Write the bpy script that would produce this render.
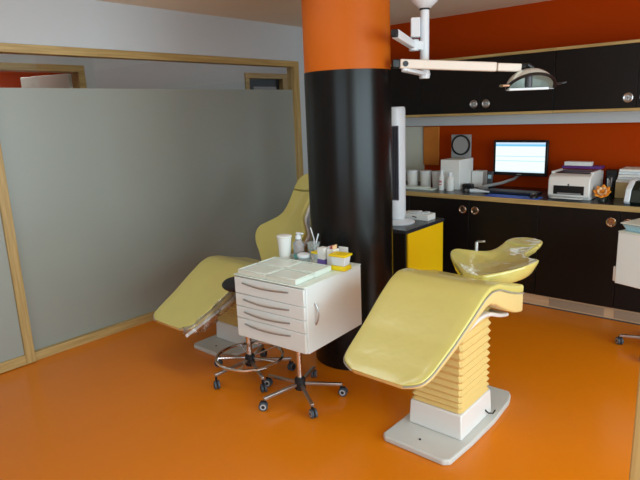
import bpy, bmesh, math, random
from mathutils import Vector, Matrix
random.seed(7)
sc = bpy.context.scene
for o in list(bpy.data.objects): bpy.data.objects.remove(o)
COL = sc.collection
PI = math.pi

# ------------------------------------------------------------------ camera
cam_d = bpy.data.cameras.new('camera'); cam = bpy.data.objects.new('camera', cam_d); COL.objects.link(cam)
cam_d.sensor_width = 36; cam_d.lens = 557.8 / 640 * 36; cam_d.clip_start = .02
r_ = Vector((.762, .647, -.039)); f_ = Vector((-.637, .738, -.222)).normalized()
r_ = (r_ - f_ * r_.dot(f_)).normalized(); u_ = r_.cross(f_)
M = Matrix((r_, u_, -f_)).transposed().to_4x4(); M.translation = Vector((0, 0, 1.62))
cam.matrix_world = M
sc.camera = cam
# ------------------------------------------------------------------ exposure, world, lights
sc.view_settings.view_transform = 'Standard'; sc.view_settings.look = 'None'
sc.view_settings.gamma = 1; sc.view_settings.use_curve_mapping = False
sc.view_settings.exposure = 0.1
w = bpy.data.worlds.new('world'); sc.world = w; w.use_nodes = True
w.node_tree.nodes['Background'].inputs[0].default_value = (.75, .87, 1, 1)
w.node_tree.nodes['Background'].inputs[1].default_value = 1.0

def area(name, loc, target, sx, sy, power, color):
    l = bpy.data.lights.new(name, 'AREA'); l.shape = 'RECTANGLE'; l.size = sx; l.size_y = sy
    l.energy = power; l.color = color
    o = bpy.data.objects.new(name, l); COL.objects.link(o); o.location = loc
    d = Vector(target) - Vector(loc); o.rotation_euler = d.to_track_quat('-Z', 'Y').to_euler()
    return o
area('daylight_front_window', (-.2, -2.22, 1.5), (-.2, 0, 1.4), 3.0, 1.7, 27, (.70, .92, 1))
area('daylight_side_window', (2.22, 1.3, 1.35), (0, 1.3, 1.25), 4.4, 1.8, 150, (.70, .92, 1))
area('ceiling_fill', (-2.4, 1.9, 2.43), (-2.4, 1.9, 0), 1.2, .4, 7, (.86, .95, 1))  # added overhead fill that brightens the far left, no fixture there
area('corridor_fill', (-4.42, 3.0, 2.42), (-4.42, 3.0, 0), .25, 3.5, 3.4, (1, .96, .90))  # added fill so the corridor shows through the clear strip, no lamp seen
area('orange_room_fill', (-5.9, 2.1, 2.42), (-5.9, 2.1, 0), .6, .6, 12, (1, .93, .85))  # unseen light for the room behind the open door, no fixture

# ------------------------------------------------------------------ materials
def srgb(r, g, b):
    f = lambda c: (c / 255 / 12.92) if c / 255 <= .04045 else ((c / 255 + .055) / 1.055) ** 2.4
    return (f(r), f(g), f(b), 1)
def mat(name, col, rough=.5, metal=0, coat=0, coat_rough=.1, noise=0, nscale=20, bump=0, bscale=40, spec=.5, trans=0, ior=1.45, emit=None, estr=0):
    m = bpy.data.materials.new(name); m.use_nodes = True; nt = m.node_tree; b = nt.nodes['Principled BSDF']
    b.inputs['Base Color'].default_value = col; b.inputs['Roughness'].default_value = rough
    b.inputs['Metallic'].default_value = metal; b.inputs['Coat Weight'].default_value = coat
    b.inputs['Coat Roughness'].default_value = coat_rough; b.inputs['Specular IOR Level'].default_value = spec
    b.inputs['Transmission Weight'].default_value = trans; b.inputs['IOR'].default_value = ior
    if emit: b.inputs['Emission Color'].default_value = emit; b.inputs['Emission Strength'].default_value = estr
    tc = nt.nodes.new('ShaderNodeTexCoord')
    if noise:
        n = nt.nodes.new('ShaderNodeTexNoise'); n.inputs['Scale'].default_value = nscale; n.inputs['Detail'].default_value = 4
        nt.links.new(tc.outputs['Object'], n.inputs['Vector'])
        mr = nt.nodes.new('ShaderNodeMapRange'); mr.inputs[3].default_value = 1 - noise; mr.inputs[4].default_value = 1 + noise
        nt.links.new(n.outputs['Fac'], mr.inputs[0])
        mx = nt.nodes.new('ShaderNodeVectorMath'); mx.operation = 'SCALE'; mx.inputs[0].default_value = col[:3]
        nt.links.new(mr.outputs[0], mx.inputs['Scale']); nt.links.new(mx.outputs[0], b.inputs['Base Color'])
    if bump:
        n = nt.nodes.new('ShaderNodeTexNoise'); n.inputs['Scale'].default_value = bscale; n.inputs['Detail'].default_value = 3
        nt.links.new(tc.outputs['Object'], n.inputs['Vector'])
        bp = nt.nodes.new('ShaderNodeBump'); bp.inputs['Strength'].default_value = bump; bp.inputs['Distance'].default_value = .02
        nt.links.new(n.outputs['Fac'], bp.inputs['Height'])
        nt.links.new(bp.outputs[0], b.inputs['Coat Normal'] if coat else b.inputs['Normal'])
        if coat: nt.links.new(bp.outputs[0], b.inputs['Normal'])
    return m
def wood(name, c1, c2, stretch, rough=.45):
    m = bpy.data.materials.new(name); m.use_nodes = True; nt = m.node_tree; b = nt.nodes['Principled BSDF']
    tc = nt.nodes.new('ShaderNodeTexCoord'); mp = nt.nodes.new('ShaderNodeMapping'); mp.inputs['Scale'].default_value = stretch
    n = nt.nodes.new('ShaderNodeTexNoise'); n.inputs['Scale'].default_value = 1; n.inputs['Detail'].default_value = 6
    cr = nt.nodes.new('ShaderNodeValToRGB'); cr.color_ramp.elements[0].position = .35; cr.color_ramp.elements[1].position = .65
    cr.color_ramp.elements[0].color = c1; cr.color_ramp.elements[1].color = c2
    nt.links.new(tc.outputs['Object'], mp.inputs[0]); nt.links.new(mp.outputs[0], n.inputs['Vector'])
    nt.links.new(n.outputs['Fac'], cr.inputs[0]); nt.links.new(cr.outputs[0], b.inputs['Base Color'])
    b.inputs['Roughness'].default_value = rough
    return m
WC1, WC2 = srgb(170, 140, 84), srgb(195, 166, 108)
wood_y = wood('beech_along_y', WC1, WC2, (60, 3, 60)); wood_z = wood('beech_upright', WC1, WC2, (60, 60, 3)); wood_x = wood('beech_along_x', WC1, WC2, (3, 60, 60))
ply = wood('plywood_plinth', srgb(196, 160, 125), srgb(208, 174, 138), (3, 50, 50))
m_floor = mat('orange_resin_floor', srgb(226, 127, 8), .3, noise=.05, nscale=1.5, bump=.02, bscale=3, spec=.4, coat=.15, coat_rough=.15)
m_white = mat('white_wall_paint', srgb(200, 204, 207), .85, noise=.02, nscale=3)
m_ceil = mat('white_ceiling_paint', srgb(236, 222, 202), .9, noise=.02, nscale=2)
m_beige = mat('pale_wall_paint', srgb(205, 205, 190), .8, noise=.02)
m_or = mat('orange_wall_paint', srgb(172, 57, 0), .6, noise=.03, nscale=4, spec=.08)
m_color = mat('orange_column_paint', srgb(192, 93, 4), .5, noise=.02, nscale=5, spec=.3)
m_blk_col = mat('black_column_cladding', srgb(14, 12, 11), .26, noise=.05, nscale=6, spec=.35)
m_blk = mat('black_laminate', srgb(20, 15, 13), .42, noise=.08, nscale=12, spec=.3)
m_top = mat('dark_worktop', srgb(45, 48, 55), .25, noise=.1, nscale=60)
m_frost = mat('frosted_film', srgb(150, 156, 148), .34, noise=.015, nscale=2, spec=1.0)
m_glass = mat('clear_glass', (.93, .96, .95, 1), 0, trans=1, ior=1.45)
m_pad = mat('pale_yellow_vinyl', srgb(216, 205, 118), .38, noise=.04, nscale=8, coat=.6, coat_rough=.12, bump=.1, bscale=9)
m_padfilm = mat('yellow_vinyl_under_film', srgb(214, 204, 118), .32, noise=.05, nscale=8, coat=1, coat_rough=.06, bump=.9, bscale=4.5)
m_side = mat('straw_side_vinyl', srgb(230, 205, 138), .45, noise=.03, nscale=10, coat=.3, bump=.06)
m_pipe = mat('grey_piping', srgb(165, 160, 150), .35)
m_bel = mat('straw_rubber_bellows', srgb(226, 196, 124), .5, noise=.04, nscale=10)
m_vent = mat('tan_vent', srgb(168, 142, 120), .5)
m_shell = mat('white_plastic', srgb(228, 226, 222), .3, noise=.01)
m_base = mat('light_grey_enamel', srgb(205, 205, 200), .35, noise=.02)
m_cart = mat('white_enamel', srgb(232, 241, 241), .32, noise=.01)
m_tray = mat('mint_white_plastic', srgb(226, 236, 226), .3, noise=.02)
m_chrome = mat('chrome', (.75, .75, .75, 1), .15, 1, noise=.02)
m_steel = mat('brushed_steel', (.5, .5, .5, 1), .32, 1, noise=.05, nscale=80)
m_rub = mat('black_rubber', srgb(28, 28, 30), .5, noise=.05)
m_cast = mat('grey_blue_caster', srgb(70, 80, 90), .4, noise=.05)
m_castw = mat('pale_caster_ring', srgb(190, 190, 190), .4)
m_bplas = mat('black_plastic', srgb(20, 20, 22), .35, noise=.03)
m_dgrey = mat('dark_grey_plastic', srgb(70, 72, 76), .4, noise=.03)
m_grey = mat('grey_plastic', srgb(150, 150, 150), .4, noise=.03)
m_yel = mat('yellow_laminate', srgb(250, 205, 10), .45, noise=.01)
m_yelp = mat('yellow_plastic', srgb(240, 210, 20), .35)
m_wplas = mat('cool_white_plastic', srgb(225, 230, 235), .35, noise=.01)
m_paper = mat('white_paper', srgb(232, 232, 228), .8, noise=.02)
m_arm = mat('cream_enamel', srgb(228, 214, 200), .35, noise=.02)
m_blue = mat('blue_mat', srgb(40, 95, 215), .6, noise=.05)
m_purple = mat('purple_card', srgb(95, 50, 125), .6, noise=.03)
m_teal = mat('teal_plastic', srgb(90, 160, 160), .35, noise=.05)
m_ltblue = mat('pale_blue_plastic', srgb(165, 205, 220), .3, noise=.03)
m_dkgreen = mat('dark_green_plastic', srgb(26, 38, 30), .3, noise=.05)
m_pet = mat('orange_petal', srgb(240, 150, 40), .6, noise=.1)
m_peach = mat('cream_petal', srgb(240, 200, 150), .6, noise=.1)
m_clear = mat('clear_plastic', (.85, .92, .92, 1), .12, trans=.75, ior=1.3)
m_violet = mat('violet_card', srgb(110, 90, 170), .6)
m_pink = mat('pink_label', srgb(200, 110, 110), .6)
m_tinted_steel = mat('reflection_tinted_steel', srgb(190, 170, 150), .22, 1, noise=.05)  # steel of the base cabinet knobs, warm reflections painted into its colour
m_facet = mat('reflector_facet', srgb(215, 222, 212), .35, .2)
m_kb = mat('dark_blue_plastic', srgb(28, 38, 60), .4)
m_mirror = mat('mirror_metal', (.85, .93, .9, 1), .22, .55)
m_orcloth = mat('dull_orange_board', srgb(205, 120, 40), .7, noise=.04)
m_grille = mat('dark_fan_grille', srgb(85, 88, 100), .5)
m_door = mat('white_door_paint', srgb(225, 232, 228), .5)
m_filmm = bpy.data.materials.new('thin_clear_film'); m_filmm.use_nodes = True
nt = m_filmm.node_tree; nt.nodes.clear()
_o = nt.nodes.new('ShaderNodeOutputMaterial'); _m = nt.nodes.new('ShaderNodeMixShader'); _t = nt.nodes.new('ShaderNodeBsdfTransparent')
_g = nt.nodes.new('ShaderNodeBsdfGlossy'); _g.inputs['Roughness'].default_value = .12; _f = nt.nodes.new('ShaderNodeLayerWeight'); _f.inputs[0].default_value = .45
nt.links.new(_f.outputs['Facing'], _m.inputs[0]); nt.links.new(_t.outputs[0], _m.inputs[1]); nt.links.new(_g.outputs[0], _m.inputs[2]); nt.links.new(_m.outputs[0], _o.inputs[0])
# monitor screen: pale page with blue strip at the top and faint text rows
m_scr = bpy.data.materials.new('lit_screen'); m_scr.use_nodes = True; nt = m_scr.node_tree; b = nt.nodes['Principled BSDF']
tc = nt.nodes.new('ShaderNodeTexCoord'); sp = nt.nodes.new('ShaderNodeSeparateXYZ'); nt.links.new(tc.outputs['Generated'], sp.inputs[0])
cr = nt.nodes.new('ShaderNodeValToRGB'); cr.color_ramp.interpolation = 'CONSTANT'
e = cr.color_ramp.elements; e[0].position = 0; e[0].color = srgb(215, 238, 250); e[1].position = .05; e[1].color = srgb(240, 250, 255)
for p, c in ((.36, srgb(205, 238, 240)), (.40, srgb(240, 250, 255)), (.52, srgb(190, 230, 240)), (.55, srgb(240, 250, 255)), (.87, srgb(120, 200, 240)), (.94, srgb(205, 225, 250))):
    n = e.new(p); n.color = c
nt.links.new(sp.outputs['Z'], cr.inputs[0]); nt.links.new(cr.outputs[0], b.inputs['Emission Color']); b.inputs['Emission Strength'].default_value = 1.0
b.inputs['Base Color'].default_value = (.02, .02, .02, 1); b.inputs['Roughness'].default_value = .3

# ------------------------------------------------------------------ mesh helpers
def V(*a): return Vector(a)
class MB:
    def __init__(s): s.v = []; s.f = []; s.mi = []; s.cur = 0
    def add(s, vs, fs):
        n = len(s.v); s.v += [tuple(v) for v in vs]; s.f += [tuple(i + n for i in f) for f in fs]; s.mi += [s.cur] * len(fs); return s
    def m(s, i): s.cur = i; return s
    def box(s, x0, x1, y0, y1, z0, z1, T=None):
        vs = [V(x, y, z) for z in (z0, z1) for y in (y0, y1) for x in (x0, x1)]
        if T: vs = [T @ v for v in vs]
        return s.add(vs, [(0, 2, 3, 1), (4, 5, 7, 6), (0, 1, 5, 4), (2, 6, 7, 3), (0, 4, 6, 2), (1, 3, 7, 5)])
    def bar(s, p, q, w, h=None, up=(0, 0, 1)):
        h = h or w; p, q = V(*p), V(*q); d = (q - p).normalized(); u = V(*up)
        if abs(d.dot(u)) > .98: u = V(1, 0, 0)
        a = d.cross(u).normalized(); b = a.cross(d)
        vs = [c + a * sx * w / 2 + b * sy * h / 2 for c in (p, q) for sx, sy in ((-1, -1), (1, -1), (1, 1), (-1, 1))]
        return s.add(vs, [(3, 2, 1, 0), (4, 5, 6, 7), (0, 1, 5, 4), (1, 2, 6, 5), (2, 3, 7, 6), (3, 0, 4, 7)])
    def tube(s, pts, r, n=10, closed=False):
        pts = [V(*p) for p in pts]; N = len(pts); rings = []; R = r if isinstance(r, (list, tuple)) else [r] * N
        prev = None
        for i, p in enumerate(pts):
            if closed: t = (pts[(i + 1) % N] - pts[i - 1]).normalized()
            else: t = (pts[min(i + 1, N - 1)] - pts[max(i - 1, 0)]).normalized()
            if prev is None: a = t.orthogonal().normalized()
            else: a = (prev - t * prev.dot(t)).normalized()
            prev = a; b = t.cross(a)
            rings.append([p + (a * math.cos(2 * PI * k / n) + b * math.sin(2 * PI * k / n)) * R[i] for k in range(n)])
        vs = [v for rg in rings for v in rg]; fs = []
        for i in range(N if closed else N - 1):
            j = (i + 1) % N
            for k in range(n): fs.append((i * n + k, i * n + (k + 1) % n, j * n + (k + 1) % n, j * n + k))
        if not closed: fs += [tuple(range(n))[::-1], tuple((N - 1) * n + k for k in range(n))]
        return s.add(vs, fs)
    def lathe(s, prof, n=24, c=(0, 0, 0), T=None, cap=True):
        c = V(*c); vs = []
        for r, z in prof:
            for k in range(n):
                v = V(r * math.cos(2 * PI * k / n), r * math.sin(2 * PI * k / n), z)
                vs.append((T @ v if T else v) + c)
        fs = []; N = len(prof)
        for i in range(N - 1):
            for k in range(n): fs.append((i * n + k, i * n + (k + 1) % n, (i + 1) * n + (k + 1) % n, (i + 1) * n + k))
        if cap: fs += [tuple(range(n))[::-1], tuple((N - 1) * n + k for k in range(n))]
        return s.add(vs, fs)
    def prism(s, poly, z0, z1, T=None):
        n = len(poly); vs = [V(x, y, z) for z in (z0, z1) for x, y in poly]
        if T: vs = [T @ v for v in vs]
        return s.add(vs, [tuple(range(n))[::-1], tuple(range(n, 2 * n))] + [(k, (k + 1) % n, n + (k + 1) % n, n + k) for k in range(n)])
    def loft(s, rings, caps=True):
        n = len(rings[0]); vs = [v for r in rings for v in r]; fs = []
        for i in range(len(rings) - 1):
            for k in range(n): fs.append((i * n + k, i * n + (k + 1) % n, (i + 1) * n + (k + 1) % n, (i + 1) * n + k))
        if caps: fs += [tuple(range(n))[::-1], tuple((len(rings) - 1) * n + k for k in range(n))]
        return s.add(vs, fs)
    def obj(s, name, mats, parent=None, bevel=0, smooth=35, sub=0, seg=2, loc=None, rz=0):
        me = bpy.data.meshes.new(name); me.from_pydata(s.v, [], s.f)
        if not isinstance(mats, (list, tuple)): mats = [mats]
        for m in mats: me.materials.append(m)
        me.polygons.foreach_set('material_index', s.mi)
        b = bmesh.new(); b.from_mesh(me); bmesh.ops.recalc_face_normals(b, faces=b.faces); b.to_mesh(me); b.free()
        if smooth:
            me.polygons.foreach_set('use_smooth', [True] * len(me.polygons)); me.set_sharp_from_angle(angle=math.radians(smooth))
        o = bpy.data.objects.new(name, me); COL.objects.link(o)
        if parent: o.parent = parent
        if loc: o.location = loc
        if rz: o.rotation_euler = (0, 0, rz)
        if bevel:
            md = o.modifiers.new('bevel', 'BEVEL'); md.width = bevel; md.segments = seg; md.limit_method = 'ANGLE'; md.angle_limit = .6
        if sub:
            md = o.modifiers.new('sub', 'SUBSURF'); md.levels = sub; md.render_levels = sub
        return o
def tag(o, label, cat, group=None):
    o['label'] = label; o['category'] = cat
    if group: o['group'] = group
    return o
def thing(name, label, cat, loc=(0, 0, 0), rz=0, group=None):
    o = bpy.data.objects.new(name, None); o.empty_display_size = .05; COL.objects.link(o); o.location = loc; o.rotation_euler = (0, 0, rz)
    return tag(o, label, cat, group)
def st(o): o['kind'] = 'structure'; return o
def ste(name, loc=(0, 0, 0)):
    o = bpy.data.objects.new(name, None); o.empty_display_size = .05; COL.objects.link(o); o.location = loc; return st(o)
def copy_thing(src, loc, label, rz=None):
    r = src.copy(); COL.objects.link(r); r.location = loc; r['label'] = label
    if rz is not None: r.rotation_euler = (0, 0, rz)
    for ch in src.children:
        c = ch.copy(); COL.objects.link(c); c.parent = r
        for g in ch.children:
            d = g.copy(); COL.objects.link(d); d.parent = c
    return r

# ------------------------------------------------------------------ the room
XL, YB, ZC = -3.93, 5.07, 2.46
XR, YF, XC = 2.2, -2.2, -4.85
st(MB().box(-6.9, XR + .1, YF - .1, 6.1, -.1, 0).obj('floor', m_floor, smooth=0))
st(MB().box(-6.9, XR + .1, YF - .1, 6.1, ZC, ZC + .1).obj('ceiling', m_ceil, smooth=0))
b = MB().m(0).box(-2.92, XR, YB, YB + .1, 0, ZC).box(XL - .1, -2.92, YB, YB + .1, 1.445, ZC)
b.m(1).box(XL - .1, -2.92, YB, YB + .1, 0, 1.445)
st(b.obj('wall_back', [m_or, m_beige], smooth=0))
# left wall: white above the glazed partition and at its far end
st(MB().box(XL - .1, XL, YF, 4.32, 2.13, ZC).box(XL - .1, XL, 4.32, YB, 0, ZC).box(XL - .1, XL, YF, -1.0, 0, 2.13).obj('wall_left', m_white, smooth=0))
# front wall (behind the camera) with wide window opening
st(MB().box(XL, XR, YF - .1, YF, 0, .6).box(XL, XR, YF - .1, YF, 2.4, ZC).box(XL, -1.8, YF - .1, YF, .6, 2.4).box(1.4, XR, YF - .1, YF, .6, 2.4).obj('wall_front', m_white, smooth=0))
st(MB().box(XR, XR + .1, YF - .1, -1.6, 0, ZC).box(XR, XR + .1, 3.6, YB + .1, 0, ZC).box(XR, XR + .1, -1.6, 3.6, 0, .4).box(XR, XR + .1, -1.6, 3.6, 2.3, ZC).obj('wall_right', m_white, smooth=0))
b = MB()
for x in (-1.8, -.75, .3, 1.34): b.box(x, x + .06, YF - .08, YF - .02, .6, 2.4)
b.box(-1.8, 1.4, YF - .08, YF - .02, .6, .66).box(-1.8, 1.4, YF - .08, YF - .02, 2.34, 2.4)
st(b.obj('window_3', wood_x, smooth=0))
b = MB()
for y in (-1.6, -.32, .97, 2.25, 3.54): b.box(XR + .02, XR + .08, y, y + .06, .4, 2.3)
b.box(XR + .02, XR + .08, -1.6, 3.6, .4, .46).box(XR + .02, XR + .08, -1.6, 3.6, 2.24, 2.3)
st(b.obj('window_4', wood_y, smooth=0))
# partition whose wooden end post shows at the right edge
st(MB().box(-.203, -.13, 1.235, 1.345, 0, 2.08).box(-.203, 2.19, 1.235, 1.345, 2.08, 2.15).obj('trim_1', wood_z, bevel=.004))
# glazed partition, fixed pane
p = ste('window_1', (XL, 0, 0))
MB().box(-.1, .012, -1.0, 4.32, 2.075, 2.13).obj('frame', wood_y, p, bevel=.003)
MB().box(-.1, .012, 4.255, 4.32, 0, 2.075).obj('frame', wood_z, p, bevel=.003)
MB().box(-.1, .012, 1.43, 4.255, 0, .062).obj('frame', wood_y, p, bevel=.003)
b = MB().m(0).box(-.04, -.03, 1.38, 4.26, .055, 1.857); b.m(1).box(-.04, -.03, 1.38, 4.26, 1.857, 2.08)
b.obj('glass_pane', [m_frost, m_glass], p, smooth=0)
# sliding door left of it
p = ste('door_1', (XL, 0, 0))
MB().box(-.005, .035, 1.368, 1.432, 0.005, 2.074).box(-.005, .035, .35, .41, 0.005, 2.074).obj('frame', wood_z, p, bevel=.003)
MB().box(-.005, .035, .41, 1.368, .005, .075).obj('frame', wood_y, p, bevel=.003)
b = MB().m(0).box(.008, .018, .40, 1.372, .07, 1.857); b.m(1).box(.008, .018, .40, 1.372, 1.857, 2.074)
b.obj('glass_pane', [m_frost, m_glass], p, smooth=0)
p = ste('window_2', (XL, 0, 0))
b = MB().m(0).box(-.04, -.03, -1.0, .42, 0, 1.857); b.m(1).box(-.04, -.03, -1.0, .42, 1.857, 2.08)
b.obj('glass_pane', [m_frost, m_glass], p, smooth=0)
# corridor beyond, with two door openings
st(MB().box(XC - .1, XC, YF, 1.62, 0, ZC).box(XC - .1, XC, 1.62, 2.55, 2.10, ZC).box(XC - .1, XC, 2.55, 4.43, 0, ZC).box(XC - .1, XC, 4.43, 5.3, 2.09, ZC).box(XC - .1, XC, 5.3, 6.0, 0, ZC).obj('wall_corridor', m_white, smooth=0))
st(MB().box(-6.9, XL, 6.0, 6.1, 0, ZC).obj('wall_corridor_end', m_white, smooth=0))
st(MB().box(XC, XL, YF - .1, YF, 0, ZC).obj('wall_corridor_front', m_white, smooth=0))
st(MB().box(-6.9, -6.8, .4, 3.8, 0, ZC).box(-6.8, XC - .1, .4, .5, 0, ZC).box(-6.8, XC - .1, 3.7, 3.8, 0, ZC).obj('wall_far_room', m_or, smooth=0))
p = ste('door_2', (XC, 0, 0))
MB().box(-.11, .015, 1.62, 2.55, 2.045, 2.102).box(-.11, .015, 1.62, 1.68, 0, 2.045).box(-.11, .015, 2.49, 2.55, 0, 2.045).obj('frame', wood_y, p, bevel=.003)
ang = math.radians(16)
T = Matrix.Translation((-.1, 2.485, 0)) @ Matrix.Rotation(ang, 4, 'Z')
MB().box(-.60, 0, -.04, 0, .01, 2.04, T=T).obj('door_leaf', m_door, p, bevel=.003)
p = ste('door_3', (XC, 0, 0))
MB().box(-.11, .015, 4.43, 5.3, 2.035, 2.092).box(-.11, .015, 4.43, 4.49, 0, 2.035).box(-.11, .015, 5.03, 5.3, 0, 2.035).obj('frame', wood_y, p, bevel=.003)
MB().box(-.09, -.05, 4.49, 5.03, .01, 2.035).obj('door_leaf', m_bplas, p)  # dark panel standing in for the dark room behind this opening
MB().box(-.05, -.044, 4.6, 4.97, 1.90, 1.945).obj('pale_bar', m_grey, p)  # pale bar put in for the light specks inside the dark opening
# skirting of the floor at the foot of the back wall is hidden by the cabinets

# ------------------------------------------------------------------ round column
c = thing('column', 'thick round column, glossy black below and orange near the ceiling', 'column', (-2.173, 2.837, 0))
n = 96
MB().lathe([(.267, .0), (.267, 1.857)], n).obj('black_cladding', m_blk_col, c)
MB().lathe([(.264, 1.857), (.264, ZC)], n).obj('painted_shaft', m_color, c)

# ------------------------------------------------------------------ cabinets
KNOB = [(.0, .004), (.020, .004), (.022, .009), (.029, .012), (.035, .009), (.036, 0)]
def knob(parent, x, y, z, mt, scale=1):
    T = Matrix.Rotation(PI / 2, 4, 'X')
    b = MB().lathe([(r * scale, h) for r, h in KNOB[::-1]][:-1] + [(.001, .004)], 28, T=T)
    b.box(-.018 * scale, .018 * scale, -.010, 0, -.003, .003).box(-.003, .003, -.010, 0, -.018 * scale, .018 * scale)
    return b.obj('knob', mt, parent, loc=(x, y, z))
def cabinet(kind, label, x0, x1, xm, yf, yb, z0, z1, group, knz, upper):
    c = thing('upper_cabinet' if upper else 'base_cabinet', label, 'cabinet', (xm, yf, z0), group=group)
    h = z1 - z0; a, bb = x0 - xm + .001, x1 - xm - .001; off = .022 if upper else 0
    MB().box(a, bb, .022, yb - yf, off, h - off).obj('carcass', m_blk, c)
    if upper:
        MB().box(a, bb, -.012, yb - yf, 0, off).obj('bottom_panel', wood_x, c, bevel=.002)
        MB().box(a, bb, -.012, yb - yf, h - off, h).obj('top_panel', wood_x, c, bevel=.002)
    for s, (u, v) in ((-1, (a + .001, -.0015)), (1, (.0015, bb - .001))):
        d = MB().box(u, v, 0, .02, off + .002, h - off - .002).obj('door', m_blk, c, bevel=.0015)
        knob(d, s * .056, 0, knz - z0, m_tinted_steel if not upper else m_steel)
for x0, x1, xm, lab in ((-3.928, -2.762, -3.35, 'black wall cabinet, the one farthest left and half behind the column'),
                        (-2.762, -1.541, -2.163, 'black wall cabinet with two knobs close together, behind the dental lamp'),
                        (-1.541, -.36, -.952, 'black wall cabinet at the right edge of the photo, over the printer')):
    cabinet('u', lab, x0, x1, xm, 4.70, YB, 1.545, 2.045, 'black wall cabinets', 1.642, True)
for x0, x1, xm, lab in ((-3.88, -2.70, -3.29, 'black base cabinet hidden behind the column and tower fan'),
                        (-2.70, -1.52, -2.11, 'black base cabinet with paired round knobs under the monitor'),
                        (-1.52, -.34, -.935, 'black base cabinet under the printer, one round knob showing')):
    cabinet('b', lab, x0, x1, xm, 4.42, YB - .03, .102, .845, 'black base cabinets', .757, False)
p = thing('plinth', 'pale plywood plinth with vent grilles under the black base cabinets', 'plinth', (-2.1, 4.45, 0))
MB().box(-1.78, 1.76, 0, .02, .0, .1).obj('board', ply, p)
for x0 in (-3.2, -2.35, -1.41, -.93):
    b = MB().box(x0 + 2.1, x0 + 2.51, -.004, 0, .02, .082)
    for k in range(6): b.box(x0 + 2.108, x0 + 2.502, -.008, -.003, .024 + k * .010, .028 + k * .010)
    b.obj('vent_grille', m_vent, p)
MB().box(-1.78, 1.76, -.006, .0, .0, .008).obj('seal_strip', m_dgrey, p)
p = thing('worktop', 'long dark worktop with a beech front edge running along the orange wall', 'worktop', (-2.1, 4.40, .846))
MB().box(-1.825, 1.77, .012, .668, 0, .039).obj('surface', m_top, p)
MB().box(-1.825, 1.77, 0, .012, 0, .039).obj('edge_band', wood_x, p, bevel=.002)
tag(MB().box(-3.9, -.36, 4.985, YB - .002, 1.452, 1.54).obj('cable_trunking', m_white, bevel=.004), 'pale grey rail fixed to the wall just under the wall cabinets', 'rail')
tag(MB().box(-2.925, -2.745, YB - .02, YB - .002, 1.06, 1.445).obj('wall_board', m_orcloth, bevel=.008), 'dull orange board on wall where the orange paint starts', 'board')

# ------------------------------------------------------------------ dental chairs
def section(cen, nrm, w, t, r, conc=0, n=7, edge=0):
    """rounded section around point cen (top), going t down along -nrm"""
    pts = []; r = min(r, t * .49, w * .9)
    def corner(cx, cy, a0):
        for k in range(4):
            a = a0 + k / 3 * PI / 2; yield (cx + r * math.cos(a), cy + r * math.sin(a))
    P = list(corner(w - r, -r, 0))
    P = [(w, -r)] + P[::1][1:]
    m = 9
    top = []
    for k in range(1, m): top.append(((w - r) * (1 - 2 * k / m), 0))
    P += top + list(corner(-w + r, -r, PI / 2)) + list(corner(-w + r, -t + r, PI)) + list(corner(w - r, -t + r, 1.5 * PI))
    out = []
    for x, y in P:
        if conc and y > -t * .5: y -= conc * max(0, 1 - (x / max(w, 1e-3)) ** 2)
        out.append(V(x, 0, 0) + cen + nrm * y)
    return out
def lerp_tab(tab, u):
    for (u0, *a), (u1, *b) in zip(tab, tab[1:]):
        if u <= u1: f = (u - u0) / (u1 - u0); f = f * f * (3 - 2 * f) if False else f; return [x + (y - x) * f for x, y in zip(a, b)]
    return list(tab[-1][1:])
def smooth_tab(tab, n):
    u0, u1 = tab[0][0], tab[-1][0]; us = [u0 + (u1 - u0) * i / (n - 1) for i in range(n)]
    vals = [lerp_tab(tab, u) for u in us]
    for it in range(2):
        vals = [vals[0]] + [[(a + 2 * b + c) / 4 for a, b, c in zip(vals[i - 1], vals[i], vals[i + 1])] for i in range(1, n - 1)] + [vals[-1]]
    return us, vals
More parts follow.
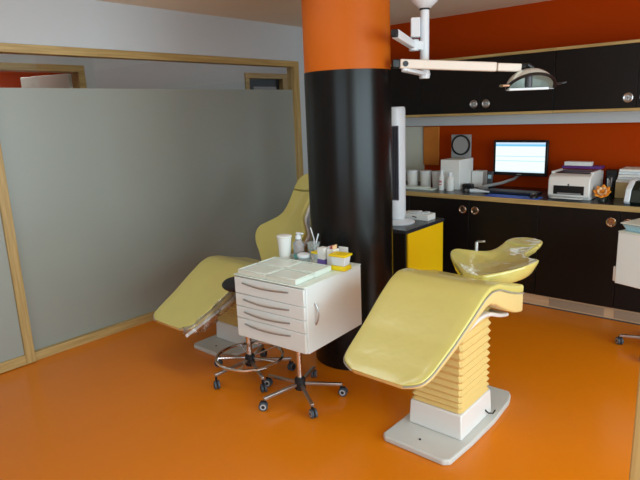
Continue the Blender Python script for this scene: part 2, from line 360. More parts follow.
def make_chair(label, loc, lift, tilt, film):
    c = thing('dental_chair', label, 'dental chair', loc, group=None)
    # base
    poly = [(-.2, -.345), (-.175, -.37), (.15, -.375), (.178, -.35), (.192, -.15), (.196, .1), (.18, .33), (.16, .40), (.135, .435), (-.135, .435), (-.16, .40), (-.185, .33), (-.2, .1), (-.196, -.15)]
    MB().prism(poly, .0, .03).obj('base_plate', m_base, c, bevel=.008, seg=3)
    MB().lathe([(.006, .03), (.006, .034)], 10, c=(-.02, -.29, 0)).obj('bolt', m_bplas, c)
    q = .03
    b = MB(); rings = []
    for z, g in ((.03, .006), (.16, 0)):
        rings.append([V(x, y, z) for x, y in ((-.143 - g, -.178 - g), (.143 + g, -.178 - g), (.143 + g, .162 + g), (-.143 - g, .162 + g))])
    hs = b.loft(rings).obj('base_housing', m_shell, c, bevel=.008, seg=3)
    MB().tube([(.142, .09, .075), (.165, .09, .06), (.178, .115, .052), (.18, .14, .06)], .004, 8).obj('foot_lever', m_bplas, c)
    top = .65 + lift; rings = []; nf = 13; H = top - .16
    for i in range(nf * 2 + 1):
        f = i / (nf * 2); g = .0 if i % 2 == 0 else .017
        if i % 2: g = .012
        z = .158 + H * (f ** 1.2)
        a, bb, cc = .128 + g, -.163 - g, .147 + g
        k = .012
        rings.append([V(x, y, z) for x, y in ((-a + k, bb), (a - k, bb), (a, bb + k), (a, cc - k), (a - k, cc), (-a + k, cc), (-a, cc - k), (-a, bb + k))])
    MB().loft(rings).obj('bellows', m_bel, c, smooth=20)
    # seat with leg rest: u = local y ; z top, half width, thickness
    S = [(-.685, .535, .13, .03), (-.675, .541, .172, .034), (-.65, .553, .20, .037), (-.60, .575, .215, .042), (-.45, .65, .231, .05), (-.30, .738, .246, .06),
         (-.19, .80, .252, .072), (-.12, .822, .255, .088), (-.03, .815, .256, .105), (.09, .775, .258, .125), (.20, .745, .26, .143), (.25, .735, .26, .146)]
    us, vs = smooth_tab(S, 70)
    def build(f_top, f_bot, grow, r, name, mt, conc):
        rings = []
        for i, (u, (z, w, t)) in enumerate(zip(us, vs)):
            j0, j1 = max(i - 1, 0), min(i + 1, len(us) - 1)
            d = V(0, us[j1] - us[j0], vs[j1][0] - vs[j0][0]).normalized(); nn = V(0, -d.z, d.y)
            if u > .15: nn = nn.lerp(V(0, 0, 1), (u - .15) / .1).normalized()
            tt = max(.012, t * (f_bot - f_top))
            rings.append(section(V(0, u, z + lift) - nn * t * f_top, nn, w + grow, tt, r, conc))
        return MB().loft(rings).obj(name, mt, c, smooth=50)
    build(0, .30, 0, .012, 'seat_pad', m_pad if not film else m_pad, .004)
    build(.30, 1, -.001, .012, 'side_panel', m_side, 0)
    for s in (-1, 1):
        pts = []
        for i, (u, (z, w, t)) in enumerate(zip(us, vs)):
            pts.append((s * (w + .001), u, z + lift - t * .30 * (1 if u > -.5 else 1)))
        MB().tube(pts, .0035, 6).obj('piping', m_pipe, c)
    # white under-shell
    U = [(-.46, .56, .17), (-.36, .595, .195), (-.25, .628, .205), (-.12, .652, .208), (0, .635, .205), (.12, .585, .2), (.25, .55, .19)]
    us2, v2 = smooth_tab(U, 20); rings = []
    for i, (u, (z, w)) in enumerate(zip(us2, v2)):
        j0, j1 = max(i - 1, 0), min(i + 1, 19); d = V(0, us2[j1] - us2[j0], v2[j1][0] - v2[j0][0]).normalized()
        rings.append(section(V(0, u, z + lift + .02), V(0, -d.z, d.y), w, .02, .008))
    MB().loft(rings).obj('under_shell', m_shell, c, smooth=50)
    # backrest
    W = [(-.02, .06, .04), (.02, .10, .055), (.07, .15, .065), (.12, .205, .07), (.17, .238, .07), (.22, .256, .07), (.27, .250, .068), (.32, .20, .064), (.37, .148, .06), (.42, .112, .056),
         (.50, .10, .05), (.60, .105, .046), (.64, .11, .046), (.70, .112, .045), (.76, .10, .042), (.79, .075, .036), (.805, .035, .026)]
    us3, v3 = smooth_tab(W, 60)
    a = math.radians(tilt); T = Matrix.Translation((0, .245, (.758 if film else .752) + lift)) @ Matrix.Rotation(a, 4, 'X')
    def back(u0, u1, dz0, dth, grow, name, mt, conc, r=.02, parent=c):
        rings = []
        for u, (w, t) in zip(us3, v3):
            if u < u0 - 1e-6 or u > u1 + 1e-6: continue
            cc = conc * min(1, w / .2)
            lift_u = (.005 if film else .03) * max(0, (u - .45)) / .35
            ring = section(V(0, u, dz0 + lift_u), V(0, 0, 1), w + grow, t * dth, r, cc)
            zt = max(v.z for v in ring); th_ = max(zt - min(v.z for v in ring), .001)
            if film: ring = [V(v.x * (1 - .20 * ((zt - v.z) / th_) ** 1.3), v.y, v.z) for v in ring]
            bk_ = .045 if film else .035
            ring = [V(v.x, v.y, v.z + bk_ * (v.x / .25) ** 2) for v in ring]
            rings.append([T @ v for v in ring])
        return MB().loft(rings).obj(name, mt, parent, smooth=50)
    pm = m_padfilm if film else m_pad
    bk = back(-.02, .638, .0, 1.25 if film else 1, 0, 'backrest', pm, .022)
    hd = back(.639, .81, .0, 1.1, .0, 'headrest', pm, .008)
    back(-.01, .80, -.055 if film else -.04, .6 if film else .75, -.05 if film else .006, 'back_shell', m_shell, 0)
    # hinge block
    MB().box(-.10, .10, .16, .27, .66 + lift, .73 + lift).obj('hinge', m_dgrey, c, bevel=.01)
    if film:
        MB().tube([(-.158, .60, .73 + lift), (-.158, .60, .832 + lift), (-.150, .60, .84 + lift), (-.105, .60, .845 + lift)], [.011, .011, .008, .006], 10).obj('lever', m_steel, c)
    else:
        # loose film hanging over the edge of the leg rest
        b = MB(); rings = []
        random.seed(3); N = 26
        vsf = []
        for i in range(N):
            u = -.68 + .50 * i / (N - 1); z, w, t = lerp_tab(S, u)
            for k in range(6):
                f = k / 5; wob = .010 * math.sin(i * 1.7 + k * 2.1) * f + .006 * math.sin(i * .9)
                vsf.append(V(w + .006 + .018 * f + wob, u + .01 * math.sin(i + k), z + lift + .006 - (.03 + .055 * min(1, (i + 2) / 8)) * f * 1.15))
        fs = [(i * 6 + k, i * 6 + k + 1, (i + 1) * 6 + k + 1, (i + 1) * 6 + k) for i in range(N - 1) for k in range(5)]
        b.add(vsf, fs); o = b.obj('plastic_film', m_filmm, c, smooth=60)
        md = o.modifiers.new('solid', 'SOLIDIFY'); md.thickness = .001
        MB().bar((.20, -.685, .495 + lift), (.272, -.20, .70 + lift), .008, .018).obj('white_rail', m_shell, c)
    return c
make_chair('yellow dental chair raised high and reclined flat, on a white floor plate at right', (-1.245, 2.45, 0), 0, 2, True)
make_chair('yellow dental chair set low with upright back, between frosted glass and column', (-2.99, 2.60, 0), -.203, 46, False)

# ------------------------------------------------------------------ wheeled drawer carts
def caster(parent, x, y, a, ringm):
    """caster with wheel r .026 on the floor, local"""
    T = Matrix.Translation((x, y, 0)) @ Matrix.Rotation(a, 4, 'Z')
    Ry = T @ Matrix.Translation((.012, 0, .026)) @ Matrix.Rotation(PI / 2, 4, 'X')
    b = MB().m(0)
    for s in (-1, 1):
        z0, z1 = (.004, .017) if s > 0 else (-.017, -.004)
        b.m(0).lathe([(.024, z0), (.026, z0 + .003), (.026, z1 - .003), (.024, z1)], 20, T=Ry)
        e0, e1 = (z1, z1 + .001) if s > 0 else (z0 - .001, z0)
        b.m(1).lathe([(.017, e0), (.017, e1)], 20, T=Ry)
        b.m(2).lathe([(.010, e0 - .0005), (.010, e1 + (.001 if s > 0 else 0))], 16, T=Ry)
    b.m(2).lathe([(.005, -.017), (.005, .017)], 10, T=Ry)
    b.m(2).box(-.006, .026, -.0035, .0035, .026, .058, T=T).lathe([(.007, .05), (.007, .07)], 12, T=T)
    return b.obj('caster', [m_cast, ringm, m_rub], parent)
def star_base(parent, cx, cy, R, a0, post_top, colm, ringm, drop=.02, post_r=.016, hubz=.085):
    MB().lathe([(.028, hubz - .035), (.032, hubz - .03), (.032, hubz + .03), (.024, hubz + .04)], 20, c=(cx, cy, 0)).obj('hub', m_rub, parent)
    MB().lathe([(post_r, hubz + .035), (post_r, post_top)], 20, c=(cx, cy, 0)).obj('post', m_chrome, parent)
    for k in range(5):
        a = math.radians(a0 + 72 * k); ca, sa = math.cos(a), math.sin(a)
        MB().bar((cx + .025 * ca, cy + .025 * sa, hubz), (cx + R * ca, cy + R * sa, hubz - drop + .005), .02, .018).obj('leg', m_steel, parent, bevel=.003)
        caster(parent, cx + (R - .008) * ca, cy + (R - .008) * sa, a + random.uniform(-1.2, 1.2), ringm)
def make_cart(label, loc, rz, w, d, z0, z1, base_off, star, ndraw=4):
    c = thing('drawer_cart', label, 'cart', loc, rz)
    MB().box(-w / 2, w / 2, -d / 2 + (.02 if ndraw else 0), d / 2, z0, z1).obj('cabinet_body', m_cart, c, bevel=.004)
    if not ndraw:
        MB().box(-w / 2 - .018, -w / 2 - .001, -d / 2 + .005, -d / 2 + .03, z0 + .01, z0 + .11).obj('grip', m_shell, c, bevel=.003)
    h = (z1 - z0 - .01); hs = [.27, .21, .20, .32]; z = z1 - .006
    for k in range(ndraw):
        hh = h * hs[k]; z2 = z - hh
        dr = MB().box(-w / 2 + .004, w / 2 - .004, -d / 2, -d / 2 + .019, z2 + .003, z).obj('drawer', m_cart, c, bevel=.003)
        pts = []
        for i in range(13):
            t = i / 12; pts.append((-w * .36 + w * .66 * t, -d / 2 - .006 - .018 * math.sin(PI * t), z - .028 - .004 * math.sin(PI * t)))
        MB().tube(pts, .0045, 8).obj('handle', m_steel, dr)
        z = z2
    if ndraw: pts = [(w / 2 + .004 + .02 * math.sin(PI * i / 10), -d / 2 + .085, z1 - .10 - .12 * i / 10) for i in range(11)]
    if ndraw: MB().tube(pts, .0045, 8).obj('side_handle', m_steel, c)
    MB().box(-w / 2 - .003, w / 2 + .003, -d / 2 + .0, d / 2, z1, z1 + .008).obj('top_plate', m_tray, c, bevel=.003)
    star_base(c, base_off[0], base_off[1], .246, star, z0, m_chrome, m_castw)
    return c
cz1 = .745
CART = (-1.85 - .255 * .9986 - .265 * .0523, 2.0 - .255 * .0523 + .265 * .9986, 0)
make_cart('white drawer cart with four curved handles, standing in front of the column', CART, math.radians(3), .51, .53, .378, cz1, (.045, -.085), -107)
# trays on the cart top
R45 = Matrix.Rotation(math.radians(3), 4, 'Z')
def on_cart(x, y, z=0): v = R45 @ V(x, y, 0); return (CART[0] + v.x, CART[1] + v.y, cz1 + .0085 + z)
tr = None
for i, (x, y, lab) in enumerate(((-.122, -.18, 'mint white instrument tray, front left of the four on the cart'), (.092, -.18, 'mint white instrument tray, front right of the four on the cart'),
                                 (-.122, -.02, 'mint white instrument tray, rear left of the four on the cart'), (.092, -.02, 'mint white instrument tray, rear right of the four on the cart'))):
    if tr is None:
        tr = thing('instrument_tray', lab, 'tray', on_cart(x, y), math.radians(3), 'instrument trays on the cart')
        b = MB().box(-.105, .105, -.077, .077, 0, .024); b.box(-.105, .105, -.077, -.067, .024, .031).box(-.105, .105, .067, .077, .024, .031).box(-.105, -.095, -.067, .067, .024, .031).box(.095, .105, -.067, .067, .024, .031)
        b.obj('tray_body', m_tray, tr, bevel=.003)
        MB().box(-.088, .088, -.058, .058, .0245, .027).obj('liner', m_tray, tr, bevel=.001)
    else: copy_thing(tr, on_cart(x, y), lab)
# things on the cart's rear
t = thing('paper_cup', 'tall white cup at the rear left of the white cart', 'cup', (-2.333, 2.37, cz1 + .0085)); t.scale = (1.32,) * 3
MB().lathe([(.026, 0), (.033, .105)], 28).obj('cup_body', m_paper, t); MB().lathe([(.033, .104), (.0355, .106), (.0355, .111), (.032, .113)], 28).obj('rim', m_paper, t)
t = thing('pump_bottle', 'clear pump bottle with teal label beside the tall white cup', 'bottle', (-2.262, 2.42, cz1 + .0085)); t.scale = (1.3,) * 3
MB().lathe([(.024, 0), (.026, .004), (.026, .075), (.014, .092), (.012, .098)], 24).obj('bottle_body', m_clear, t)
MB().lathe([(.0265, .006), (.0265, .026)], 24, cap=False).obj('label_band', m_teal, t)
MB().lathe([(.014, .096), (.014, .112), (.008, .113), (.008, .124)], 20).box(-.01, .028, -.006, .006, .120, .128).obj('pump_head', m_wplas, t, bevel=.002)
t = thing('medicine_bottle', 'small pinkish brown bottle between cup and pump bottle', 'bottle', (-2.322, 2.47, cz1 + .0085)); t.scale = (1.2,) * 3
MB().lathe([(.014, 0), (.014, .06), (.009, .07)], 18).obj('bottle_body', m_pink, t); MB().lathe([(.010, .069), (.010, .082)], 18).obj('cap', m_grey, t)
t = thing('plastic_beaker', 'clear beaker holding white sticks, behind the small jar', 'beaker', (-2.19, 2.475, cz1 + .0085)); t.scale = (1.2,) * 3
MB().lathe([(.022, 0), (.032, .078), (.0345, .080), (.0345, .084), (.030, .082), (.020, .004)], 28).obj('beaker_body', m_clear, t)
o = MB().tube([(0, 0, .006), (.012, .01, .09), (.022, .016, .128)], .0035, 8).tube([(.008, .0, .006), (-.004, .01, .10), (-.03, .016, .155)], .003, 8).obj('white_sticks', m_wplas, t)
t = thing('jar', 'small round white jar with lid, nearest the trays', 'jar', (-2.178, 2.37, cz1 + .0085)); t.scale = (1.15,) * 3
MB().lathe([(.030, 0), (.032, .004), (.032, .032)], 28).obj('jar_body', m_clear, t); MB().lathe([(.033, .031), (.034, .034), (.034, .044), (.03, .047)], 28).obj('lid', m_wplas, t)
t = thing('dropper_box', 'little clear box with a yellow lid on the white cart', 'box', (-2.108, 2.4, cz1 + .0085)); t.scale = (1.15,) * 3
MB().box(-.018, .018, -.016, .016, 0, .052).obj('box_body', m_clear, t, bevel=.002); MB().box(-.019, .019, -.017, .017, .052, .063).obj('lid', m_yelp, t, bevel=.002)
t = thing('packet', 'white packet with violet lower half in the row on the cart', 'packet', (-2.056, 2.405, cz1 + .0085)); t.scale = (1.2,) * 3
MB().box(-.021, .021, -.02, .02, .028, .084).obj('upper_half', m_paper, t, bevel=.002); MB().box(-.021, .021, -.02, .02, 0, .028).obj('lower_half', m_violet, t, bevel=.002)
t = thing('packet', 'plain white upright packet between violet packet and yellow tub', 'packet', (-1.998, 2.425, cz1 + .0085)); t.scale = (1.25,) * 3
MB().box(-.022, .022, -.02, .02, 0, .078).obj('sleeve', m_paper, t, bevel=.002)
for k in range(3): MB().box(-.018 + k * .013, -.012 + k * .013, -.014, .014, .078, .088 + .004 * k).obj('insert', [m_wplas, m_pink, m_peach][k], t)
tag(MB().box(-.032, .032, -.001, .001, 0, .098).obj('card', m_paper, loc=on_cart(.16, .23), rz=.1), 'white card standing behind the yellow lidded tub', 'card')
t = thing('lidded_tub', 'clear tub with yellow lid and yellow base at cart corner', 'tub', (-1.900, 2.372, cz1 + .0085), math.radians(6)); t.scale = (1.2, 1.2, 1.2)
MB().box(-.042, .042, -.030, .030, 0, .022).obj('base', m_yelp, t, bevel=.004)
b = MB(); b.loft([[V(x * s, y * s, z) for x, y in ((-.04, -.028), (.04, -.028), (.04, .028), (-.04, .028))] for s, z in ((.82, .022), (1.0, .066))]).obj('tub_body', m_wplas, t, bevel=.003)
MB().box(-.046, .046, -.034, .034, .066, .077).obj('lid', m_yelp, t, bevel=.003)
# cart at the right edge
C2 = (-.555, 4.055, 0)
t = make_cart('white drawer cart cut off by the right edge of the photo', C2, math.radians(-19), .46, .40, .445, .79, (.02, -.03), 207, ndraw=0)
def on_c2(x, y, z=0): v = Matrix.Rotation(math.radians(-19), 4, 'Z') @ V(x, y, 0); return (C2[0] + v.x, C2[1] + v.y, .7985 + z)
t = thing('tray', 'pale blue tray on the cart at the right edge', 'tray', on_c2(-.05, -.02), math.radians(-19))
b = MB(); b.loft([[V(x * s, y * s, z) for x, y in ((-.17, -.16), (.17, -.16), (.17, .16), (-.17, .16))] for s, z in ((.88, 0), (1.0, .043))]).obj('tray_body', m_ltblue, t, bevel=.003)
MB().box(-.15, .15, -.14, .14, .0435, .047).obj('liner', m_blue, t)
MB().box(-.178, .178, -.168, .168, .047, .054).obj('cover_sheet', m_tray, t, bevel=.001)

# stool
t = thing('stool', 'round black stool with chrome foot ring, behind the white cart', 'stool', (-2.525, 2.195, 0))
MB().lathe([(.05, .592), (.13, .594), (.139, .604), (.139, .616), (.128, .628), (.001, .634)], 48).obj('seat', m_rub, t, smooth=50)
star_base(t, 0, 0, .262, -98, .578, m_chrome, m_rub, post_r=.018, hubz=.10)
ring = [(.21 * math.cos(2 * PI * k / 48), .21 * math.sin(2 * PI * k / 48), .125) for k in range(48)]
b = MB().tube(ring, .010, 10, closed=True)
for k in range(5):
    a = math.radians(-98 + 36 + 72 * k); b.tube([(.02 * math.cos(a), .02 * math.sin(a), .118), (.205 * math.cos(a), .205 * math.sin(a), .125)], .005, 8)
b.obj('foot_ring', m_chrome, t)

# ------------------------------------------------------------------ low cabinet with yellow side and tower fan
t = thing('low_cabinet', 'low black cabinet with bright yellow side panel, beside the column', 'cabinet', (-2.43, 3.78, 0))
MB().box(-.26, .258, -.29, .272, 0, .715).obj('carcass', m_blk, t, bevel=.002)
MB().box(.258, .272, -.27, .27, .01, .715).obj('side_panel', m_yel, t, bevel=.001)
MB().box(-.265, .277, -.30, .285, .715, .742).obj('top', m_top, t, bevel=.002)
t = thing('tower_fan', 'tall slim white tower fan on the low yellow-sided cabinet', 'fan', (-2.385, 3.72, .7425))
MB().lathe([(.135, 0), (.138, .008), (.12, .022), (.06, .034), (.05, .045)], 40).obj('foot', m_wplas, t, smooth=50)
poly = [(.062 * math.cos(a), .075 * math.sin(a)) for a in [2 * PI * k / 40 for k in range(40)]]
b = MB(); b.loft([[V(x * s, y * s, z) for x, y in poly] for s, z in ((.9, .04), (1, .06), (1, .87), (.96, .893), (.85, .90))]).obj('housing', m_wplas, t, smooth=40)
# grille facing the camera side
fa = math.radians(-76)
T = Matrix.Rotation(fa, 4, 'Z')
b = MB().m(0).box(.05, .0765, -.034, .034, .19, .76, T=T); b.m(1)
for k in range(5): b.box(.076, .079, -.029 + k * .013, -.023 + k * .013, .20, .75, T=T)
b.obj('grille', [m_grille, m_bplas], t)
t = thing('tissue_box', 'low white carton with papers on top, beside the tower fan', 'box', (-2.325, 3.938, .7425))
MB().box(-.125, .125, -.06, .06, 0, .05).obj('carton', m_paper, t, bevel=.003)
b = MB()
for k in range(5): b.box(-.09 + .035 * k, -.05 + .035 * k, -.04, .03, .05, .056 + .004 * (k % 3), T=Matrix.Rotation(.1 * (k - 2), 4, 'Z'))
b.obj('paper_sheets', m_wplas, t)
MB().bar((-.02, -.0605, .028), (.02, -.0605, .022), .002, .008).obj('mark', m_bplas, t)

# ------------------------------------------------------------------ ceiling lamp
L = thing('dental_lamp', 'white ceiling-hung pole with jointed arm carrying the chrome operating lamp', 'lamp', (-1.81, 3.14, 0))
px, py = -1.81, 3.14
def loc(p): return (p[0] - px, p[1] - py, p[2])
MB().lathe([(.034, 2.205), (.075, 2.24), (.125, 2.32), (.15, 2.40), (.155, ZC)], 40).obj('ceiling_bell', m_wplas, L, smooth=50)
MB().lathe([(.031, 2.195), (.031, 2.207)], 28).obj('collar', m_bplas, L)
MB().lathe([(.0275, 1.83), (.0275, 2.2)], 28).obj('pole', m_wplas, L)
D1 = V(.71, .70, 0)   # direction of the main arm in plan
A0, A1 = V(*loc((-1.805, 2.905, 1.877))), V(*loc((-1.335, 3.37, 1.835)))
MB().bar(A0 - (A1 - A0).normalized() * .03, A0 + (A1 - A0) * .82, .045, .052).bar(A0 + (A1 - A0) * .83, A1 + (A1 - A0) * .05, .036, .046).obj('arm', m_arm, L, bevel=.006)
MB().bar(A0 - (A1 - A0).normalized() * .075, A0 - (A1 - A0).normalized() * .03, .040, .048).obj('arm_end_cap', m_bplas, L, bevel=.006)
# pivot under the pole
nrm = V(.70, -.71, 0)
Tn = Matrix.Translation(A0 + nrm * .02) @ nrm.to_track_quat('Z', 'Y').to_matrix().to_4x4()
MB().lathe([(.016, 0), (.016, .008)], 20, T=Tn).obj('pivot_cap', m_bplas, L)
MB().bar((0, .03, 1.825), (A0.x, A0.y, 1.845), .05, .022).lathe([(.032, 1.80), (.032, 1.85)], 24).obj('lower_bracket', m_wplas, L, bevel=.005)
MB().lathe([(.02, 1.84), (.02, 1.875)], 20, c=(A0.x, A0.y, 0)).obj('bracket_pin', m_wplas, L)
# upper bracket and second arm stub
MB().box(-.085, -.03, -.06, .02, 2.04, 2.15, T=Matrix.Rotation(.6, 4, 'Z')).obj('junction_box', m_wplas, L, bevel=.004)
B0 = V(-.055, -.05, 2.0); B1 = V(-.02, -.50, 1.985)
MB().bar((0, 0, 1.99), B0, .05, .05).lathe([(.03, 1.965), (.03, 2.03)], 24, c=tuple(V(-.05, -.04, 0))).obj('upper_bracket', m_wplas, L, bevel=.004)
B1 = V(*loc((-1.735, 2.70, 2.02)))
MB().bar(B0, B1, .04, .045).obj('second_arm', m_wplas, L, bevel=.006)
d = (B1 - B0).normalized(); MB().bar(B1, B1 + d * .03, .036, .04).obj('second_arm_cap', m_bplas, L, bevel=.005)
# lamp head
HC = V(*loc((-1.262, 3.425, 1.712)))
J = A1 + (A1 - A0).normalized() * .02
ax = D1.normalized(); fr = V(.70, -.71, 0).normalized(); Z = V(0, 0, 1)     # ax: along the arm, fr: towards the room
rx, ry, rz = .145, .115, .118
def hood(k, a0, a1, na, nt_):
    rows = []
    for i in range(na):
        a = math.radians(a0 + (a1 - a0) * i / (na - 1))
        rows.append([HC + ax * (-rx * k * math.cos(PI * j / (nt_ - 1))) + (fr * (ry * math.cos(a)) + Z * (rz * math.sin(a))) * (k * math.sin(PI * j / (nt_ - 1))) for j in range(nt_)])
    n = nt_; return [v for r in rows for v in r], [(i * n + j, i * n + j + 1, (i + 1) * n + j + 1, (i + 1) * n + j) for i in range(na - 1) for j in range(n - 1)], rows[0]
v1, f1, arc = hood(1, 42, 180, 16, 33)
MB().add(v1, f1).obj('lamp_head', m_mirror, L, smooth=60)
v2, f2, _a = hood(.93, 42, 175, 5, 9)
MB().add(v2, f2).obj('reflector_facets', m_facet, L, smooth=0)
MB().tube(arc, [.004] + [.009] * 31 + [.004], 8).obj('dark_rim', m_bplas, L)
half = [(-rx * math.cos(PI * k / 16), ry * .98 * math.sin(PI * k / 16)) for k in range(17)]
T = Matrix.Translation(HC) @ Matrix((ax, -fr, Z)).transposed().to_4x4()
MB().prism(half, -.006, 0, T=T).obj('back_plate', m_grey, L)
MB().bar(HC - ax * .145 + fr * .02 + Z * -.002, HC + ax * .095 + fr * .02 + Z * -.002, .045, .014).obj('front_visor', m_wplas, L, bevel=.003)
MB().lathe([(.02, .006), (.022, .02), (.022, .07), (.012, .08)], 20, c=tuple(HC + fr * .03 - ax * .025)).obj('bulb_housing', m_dgrey, L)
MB().tube([J, J + V(.03, .03, .012), HC + Z * .135 - ax * .02, HC + Z * .115 + ax * .01], [.016, .014, .012, .014], 10).obj('joint', m_bplas, L)
for sgn in (-1, 1):
    p0 = HC + ax * (sgn * .14) + Z * .022
    b = MB().tube([p0 + fr * .03, p0 + ax * sgn * .035 + fr * .025, p0 + ax * sgn * .043, p0 + ax * sgn * .035 - fr * .025, p0 - fr * .03], .007, 8)
    if sgn > 0: b.tube([p0 + ax * .04, p0 + ax * .08 + V(0, 0, .008)], .006, 8)
    b.obj('handle', m_chrome if sgn < 0 else m_bplas, L)

# ------------------------------------------------------------------ things on the worktop
WZ = .8855
# white canisters
cn = None
for i, (x, lab) in enumerate(((-3.01, 'white canister partly behind the tower fan'), (-2.866, 'white canister, second from the left on the worktop'), (-2.72, 'white canister in the middle of the worktop row'), (-2.59, 'white canister nearest the large white carton'))):
    if cn is None:
        cn = thing('canister', lab, 'canister', (x, 4.75, WZ), group='white canisters on the worktop')
        MB().lathe([(.048, 0), (.056, .13)], 28).obj('canister_body', m_paper, cn); MB().lathe([(.059, .13), (.059, .15), (.055, .155)], 28).obj('lid', m_wplas, cn)
    else: copy_thing(cn, (x, 4.75, WZ), lab)
tag(MB().box(-.22, .19, -.055, .055, 0, .012).box(-.15, .12, -.05, .045, .0125, .022, T=Matrix.Rotation(.08, 4, 'Z')).obj('paper_tray', m_tray, loc=(-2.72, 4.585, WZ), bevel=.002), 'shallow white tray lying in front of the canisters', 'tray')
tag(MB().box(-.095, .095, -.14, .14, 0, .27).obj('carton', m_paper, loc=(-2.425, 4.81, WZ), bevel=.003), 'large plain white carton standing beside the canisters', 'carton')
t = thing('table_mirror', 'square grey stand with a round mirror on the carton top', 'mirror', (-2.43, 4.90, WZ + .271))
MB().box(-.10, .10, -.008, .008, 0, .215).obj('stand_plate', m_grey, t, bevel=.004)
Tm = Matrix.Translation((0, -.008, .118)) @ Matrix.Rotation(PI / 2, 4, 'X')
MB().lathe([(.095, 0), (.095, .008), (.080, .011), (.078, .004)], 40, T=Tm).obj('ring', m_bplas, t)
MB().lathe([(.08, .0), (.08, .006)], 40, T=Tm).obj('mirror_glass', m_grey, t)
t = thing('bottle', 'slim white bottle with pink marks, left of the pair by the carton', 'bottle', (-2.47, 4.60, WZ)); t.scale = (1.1, 1.1, 1.6)
MB().lathe([(.022, 0), (.023, .004), (.023, .075), (.012, .09)], 24).obj('bottle_body', m_paper, t); MB().lathe([(.013, .088), (.012, .115)], 20).obj('cap', m_wplas, t)
MB().box(-.012, .012, -.0245, -.02, .03, .036).box(-.012, .012, -.0245, -.02, .045, .055).obj('pink_mark', m_pink, t)
t = thing('bottle', 'wider white bottle, right of the pair by the carton', 'bottle', (-2.385, 4.60, WZ)); t.scale = (.95, .95, 1.35)
MB().lathe([(.034, 0), (.036, .004), (.036, .08), (.018, .098)], 28).obj('bottle_body', m_paper, t); MB().lathe([(.02, .096), (.019, .122)], 20).obj('cap', m_wplas, t)
# black cable bundle
b = MB(); random.seed(5)
for k in range(7):
    a = random.uniform(0, 6); pts = [(.05 * math.cos(a + j * .8) * random.uniform(.6, 1.1), .035 * math.sin(a + j * .8) * random.uniform(.6, 1.1), .008 + .042 * abs(math.sin(j * .9 + k))) for j in range(9)]
    b.tube(pts, .008, 6)
tag(b.obj('cable_bundle', m_bplas, loc=(-2.255, 4.70, WZ + .001)), 'tangle of black cable on the worktop beside the white carton', 'cable')
tag(MB().box(-.055, .055, -.05, .05, 0, .15).obj('small_carton', m_paper, loc=(-2.265, 4.95, WZ), bevel=.003), 'smaller white carton behind the black cable tangle', 'carton')
t = thing('cordless_phone', 'dark cordless phone upright in its cradle left of monitor', 'phone', (-2.125, 4.86, WZ))
MB().box(-.04, .04, -.04, .04, 0, .028).obj('cradle', m_bplas, t, bevel=.006)
MB().box(-.025, .025, -.012, .014, .022, .155, T=Matrix.Rotation(-.12, 4, 'X')).obj('handset', m_dgrey, t, bevel=.006)
MB().box(-.016, .016, -.0145, -.012, .09, .125, T=Matrix.Rotation(-.12, 4, 'X')).obj('phone_screen', m_ltblue, t)
# monitor
t = thing('monitor', 'flat black monitor lit with a pale page, on a swing arm', 'monitor', (-1.883, 4.93, WZ))
mw, z0, z1 = .242, .118, .432
b = MB().box(-mw, mw, 0, .03, z0, z1).box(-.14, .14, .03, .05, z0 + .06, z1 - .06).obj('bezel', m_bplas, t, bevel=.004)
MB().box(-mw + .022, mw - .022, -.003, .001, z0 + .032, z1 - .02).obj('screen', m_scr, t)
MB().box(-.02, .02, -.002, 0, z0 + .008, z0 + .016).obj('maker_plate', m_grey, t)
MB().tube([(-.01, .07, .22), (-.02, .085, .13), (-.06, .05, .085), (-.13, -.05, .055), (-.2, -.12, .04), (-.26, -.16, .032)], .014, 10).box(-.03, .03, .045, .09, .17, .27).lathe([(.045, 0), (.045, .02), (.02, .03)], 24, c=(-.26, -.16, 0)).obj('swing_arm', m_grey, t)
tag(MB().box(-.21, .235, -.08, .055, 0, .003).obj('desk_mat', m_blue, loc=(-1.77, 4.50, WZ), bevel=.001), 'thin blue mat under the keyboard at worktop edge', 'mat')
t = thing('keyboard', 'black keyboard on the blue mat below the monitor', 'keyboard', (-1.83, 4.645, WZ + .0035), math.radians(-3))
MB().box(-.23, .23, -.075, .075, 0, .018).obj('case', m_kb, t, bevel=.004)
b = MB()
for r in range(5):
    for k in range(15): b.box(-.215 + k * .029, -.190 + k * .029, -.062 + r * .025, -.041 + r * .025, .018, .023)
b.obj('keys', m_dgrey, t)
t = thing('computer_mouse', 'black computer mouse on the blue mat beside the printer', 'mouse', (-1.585, 4.49, WZ + .0035))
b = MB(); rings = []
for f, s in ((-1, .3), (-.8, .75), (-.4, 1), (.1, 1), (.6, .85), (.95, .4)):
    rings.append([V(.031 * s * math.cos(a), f * .052, .034 * s * max(0, math.sin(a)) if math.sin(a) > 0 else 0) for a in [2 * PI * k / 20 for k in range(20)]])
b.loft(rings).obj('mouse_body', m_bplas, t, smooth=60); MB().box(-.004, .004, -.030, -.005, .030, .037).obj('scroll_wheel', m_grey, t, bevel=.001)
tag(MB().tube([(0, 0, .010), (.05, .006, .013), (.12, .015, .009), (.17, .01, .008)], [.016, .017, .009, .007], 10).obj('handpiece', m_wplas, loc=(-2.165, 4.55, WZ + .0075)), 'small white handpiece lying left of the blue mat', 'tool')
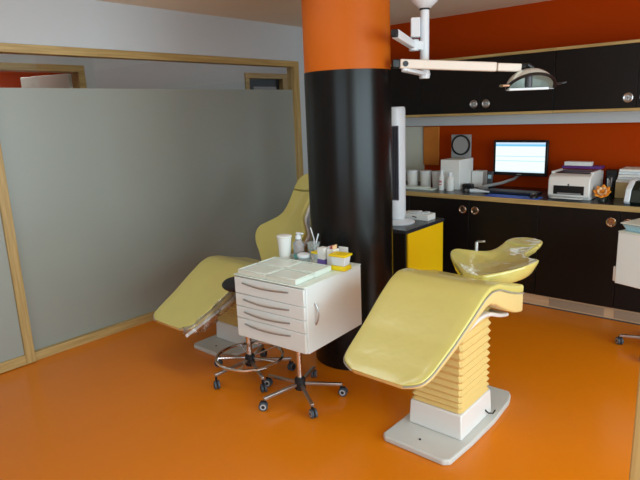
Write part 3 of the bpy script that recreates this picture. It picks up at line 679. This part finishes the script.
# laser printer
t = thing('laser_printer', 'white laser printer on the worktop right of the monitor', 'printer', (-1.333, 4.70, WZ))
pw, pd, ph = .155, .18, .195
b = MB()
prof = [(-pd, .02), (-pd - .012, .03), (-pd - .012, .145), (-pd + .01, .18), (-pd + .05, .195), (pd, .2), (pd, 0), (-pd + .01, 0)]
T = Matrix(((0, 0, 1, 0), (1, 0, 0, 0), (0, 1, 0, 0), (0, 0, 0, 1)))
b = MB().prism(prof, -pw, pw, T=T); b.obj('body', m_shell, t, bevel=.008)
MB().box(-.11, .115, -pd - .016, -pd - .012, .042, .11).obj('paper_slot', m_bplas, t)
MB().box(-.115, .115, -pd - .05, -pd - .01, .012, .02).box(-.05, .05, -pd - .06, -pd - .048, .014, .022).obj('feed_tray', m_shell, t, bevel=.002)
MB().box(-.075, .095, -pd - .035, -pd - .015, .048, .056).obj('paper_guide', m_grey, t)
MB().box(-.12, .12, -.11, .06, .197, .2025).obj('output_slot', m_bplas, t)
MB().lathe([(.007, 0), (.007, .002)], 16, T=Matrix.Translation((0, -pd - .012, .118)) @ Matrix.Rotation(PI / 2, 4, 'X')).obj('round_badge', m_dgrey, t)
MB().box(-pw - .001, -pw + .02, -.12, .10, .19, .212).box(pw - .02, pw + .001, -.12, .10, .19, .212).obj('top_rail', m_shell, t, bevel=.003)
tag(MB().box(-.15, .15, -.05, .05, 0, .022).obj('folder', m_purple, loc=(-1.33, 4.85, WZ + .2125), rz=0, bevel=.003), 'purple folder lying across the back of the printer', 'folder')
tag(MB().prism([(-.105, -.04), (.105, -.04), (.095, .04), (-.10, .04)], 0, .03).obj('paper_stack', m_paper, loc=(-1.36, 4.855, WZ + .235)), 'white paper bundle on the purple folder behind the printer', 'paper')
t = thing('loudspeaker', 'small black loudspeaker just right of the printer', 'speaker', (-1.13, 4.96, WZ))
MB().box(-.042, .042, -.045, .045, 0, .20).obj('cabinet', m_bplas, t, bevel=.006)
MB().lathe([(.028, 0), (.028, .004), (.01, .001)], 24, T=Matrix.Translation((0, -.045, .13)) @ Matrix.Rotation(PI / 2, 4, 'X')).obj('cone', m_dgrey, t)
# flower
t = thing('paper_flower', 'orange and cream paper flower standing right of the printer', 'flower', (-1.10, 4.575, WZ)); t.scale = (.95, .95, .9)
random.seed(11)
for ring_, (nn, R, tilt, mm) in enumerate(((8, .075, 25, m_pet), (7, .06, 50, m_peach), (5, .042, 70, m_pet))):
    for k in range(nn):
        a = 2 * PI * k / nn + ring_ * .4
        T = Matrix.Translation((0, 0, .062)) @ Matrix.Rotation(math.radians(50), 4, 'X') @ Matrix.Rotation(a, 4, 'Z') @ Matrix.Rotation(-math.radians(tilt), 4, 'Y')
        vs = []; 
        for i in range(6):
            f = i / 5; wd = .024 * math.sin(PI * min(1, .15 + f * .85)) + .004
            for j in (-1, 0, 1): vs.append(T @ V(R * f, j * wd, .012 * f * f - .006 * abs(j)))
        fs = [(i * 3 + j, i * 3 + j + 1, i * 3 + j + 4, i * 3 + j + 3) for i in range(5) for j in range(2)]
        o = MB().add(vs, fs).obj('petal', mm, t); md = o.modifiers.new('s', 'SOLIDIFY'); md.thickness = .002
MB().lathe([(.032, 0), (.03, .02), (.012, .05)], 20).obj('foot', m_dkgreen, t)
t = thing('pen_pot', 'dark pot with grey pens behind the paper flower', 'pot', (-1.105, 4.77, WZ))
MB().lathe([(.03, 0), (.033, .085), (.028, .083)], 24).obj('pot_body', m_dkgreen, t)
for k, (x, y, m) in enumerate(((.01, .0, m_grey), (-.012, .008, m_wplas), (.0, -.012, m_grey))): MB().tube([(x * .6, y, .01), (x * 1.4, y, .155 - .01 * k)], .005, 8).obj('pen', m, t)
# file stack with card box
t = thing('file_stack', 'slanting pile of white files behind the dark machine', 'files', (-.90, 4.86, WZ))
MB().box(-.16, .18, -.10, .10, 0, .12).obj('card_box', mat('manila_card', srgb(190, 170, 120), .7, noise=.05), t, bevel=.003)
for k in range(5):
    MB().box(-.155 + .004 * k, .18, -.105 + .01 * (k % 2), .10, .121 + .021 * k, .140 + .021 * k, T=Matrix.Rotation(.03 * ((k % 3) - 1), 4, 'Z')).obj('file', m_paper if k % 2 == 0 else m_wplas, t, bevel=.002)
t = thing('fax_machine', 'white and dark green desktop machine at the right edge of worktop', 'machine', (-.762, 4.59, WZ), math.radians(-4))
prof = [(-.11, 0), (-.13, .02), (-.10, .11), (-.02, .165), (.11, .165), (.11, 0)]
for s0, s1, mt, nm, g in ((-.165, -.125, m_wplas, 'side_cheek', 0), (-.124, .13, m_dkgreen, 'body', -.004), (.131, .165, m_wplas, 'side_cheek', 0)):
    MB().prism([(a, max(0, b_ + g) if b_ > 0 else 0) for a, b_ in prof], s0, s1, T=Matrix(((0, 0, 1, 0), (1, 0, 0, 0), (0, 1, 0, 0), (0, 0, 0, 1)))).obj(nm, mt, t, bevel=.006)
MB().box(-.07, .09, -.10, -.085, .112, .128).obj('display', m_ltblue, t)
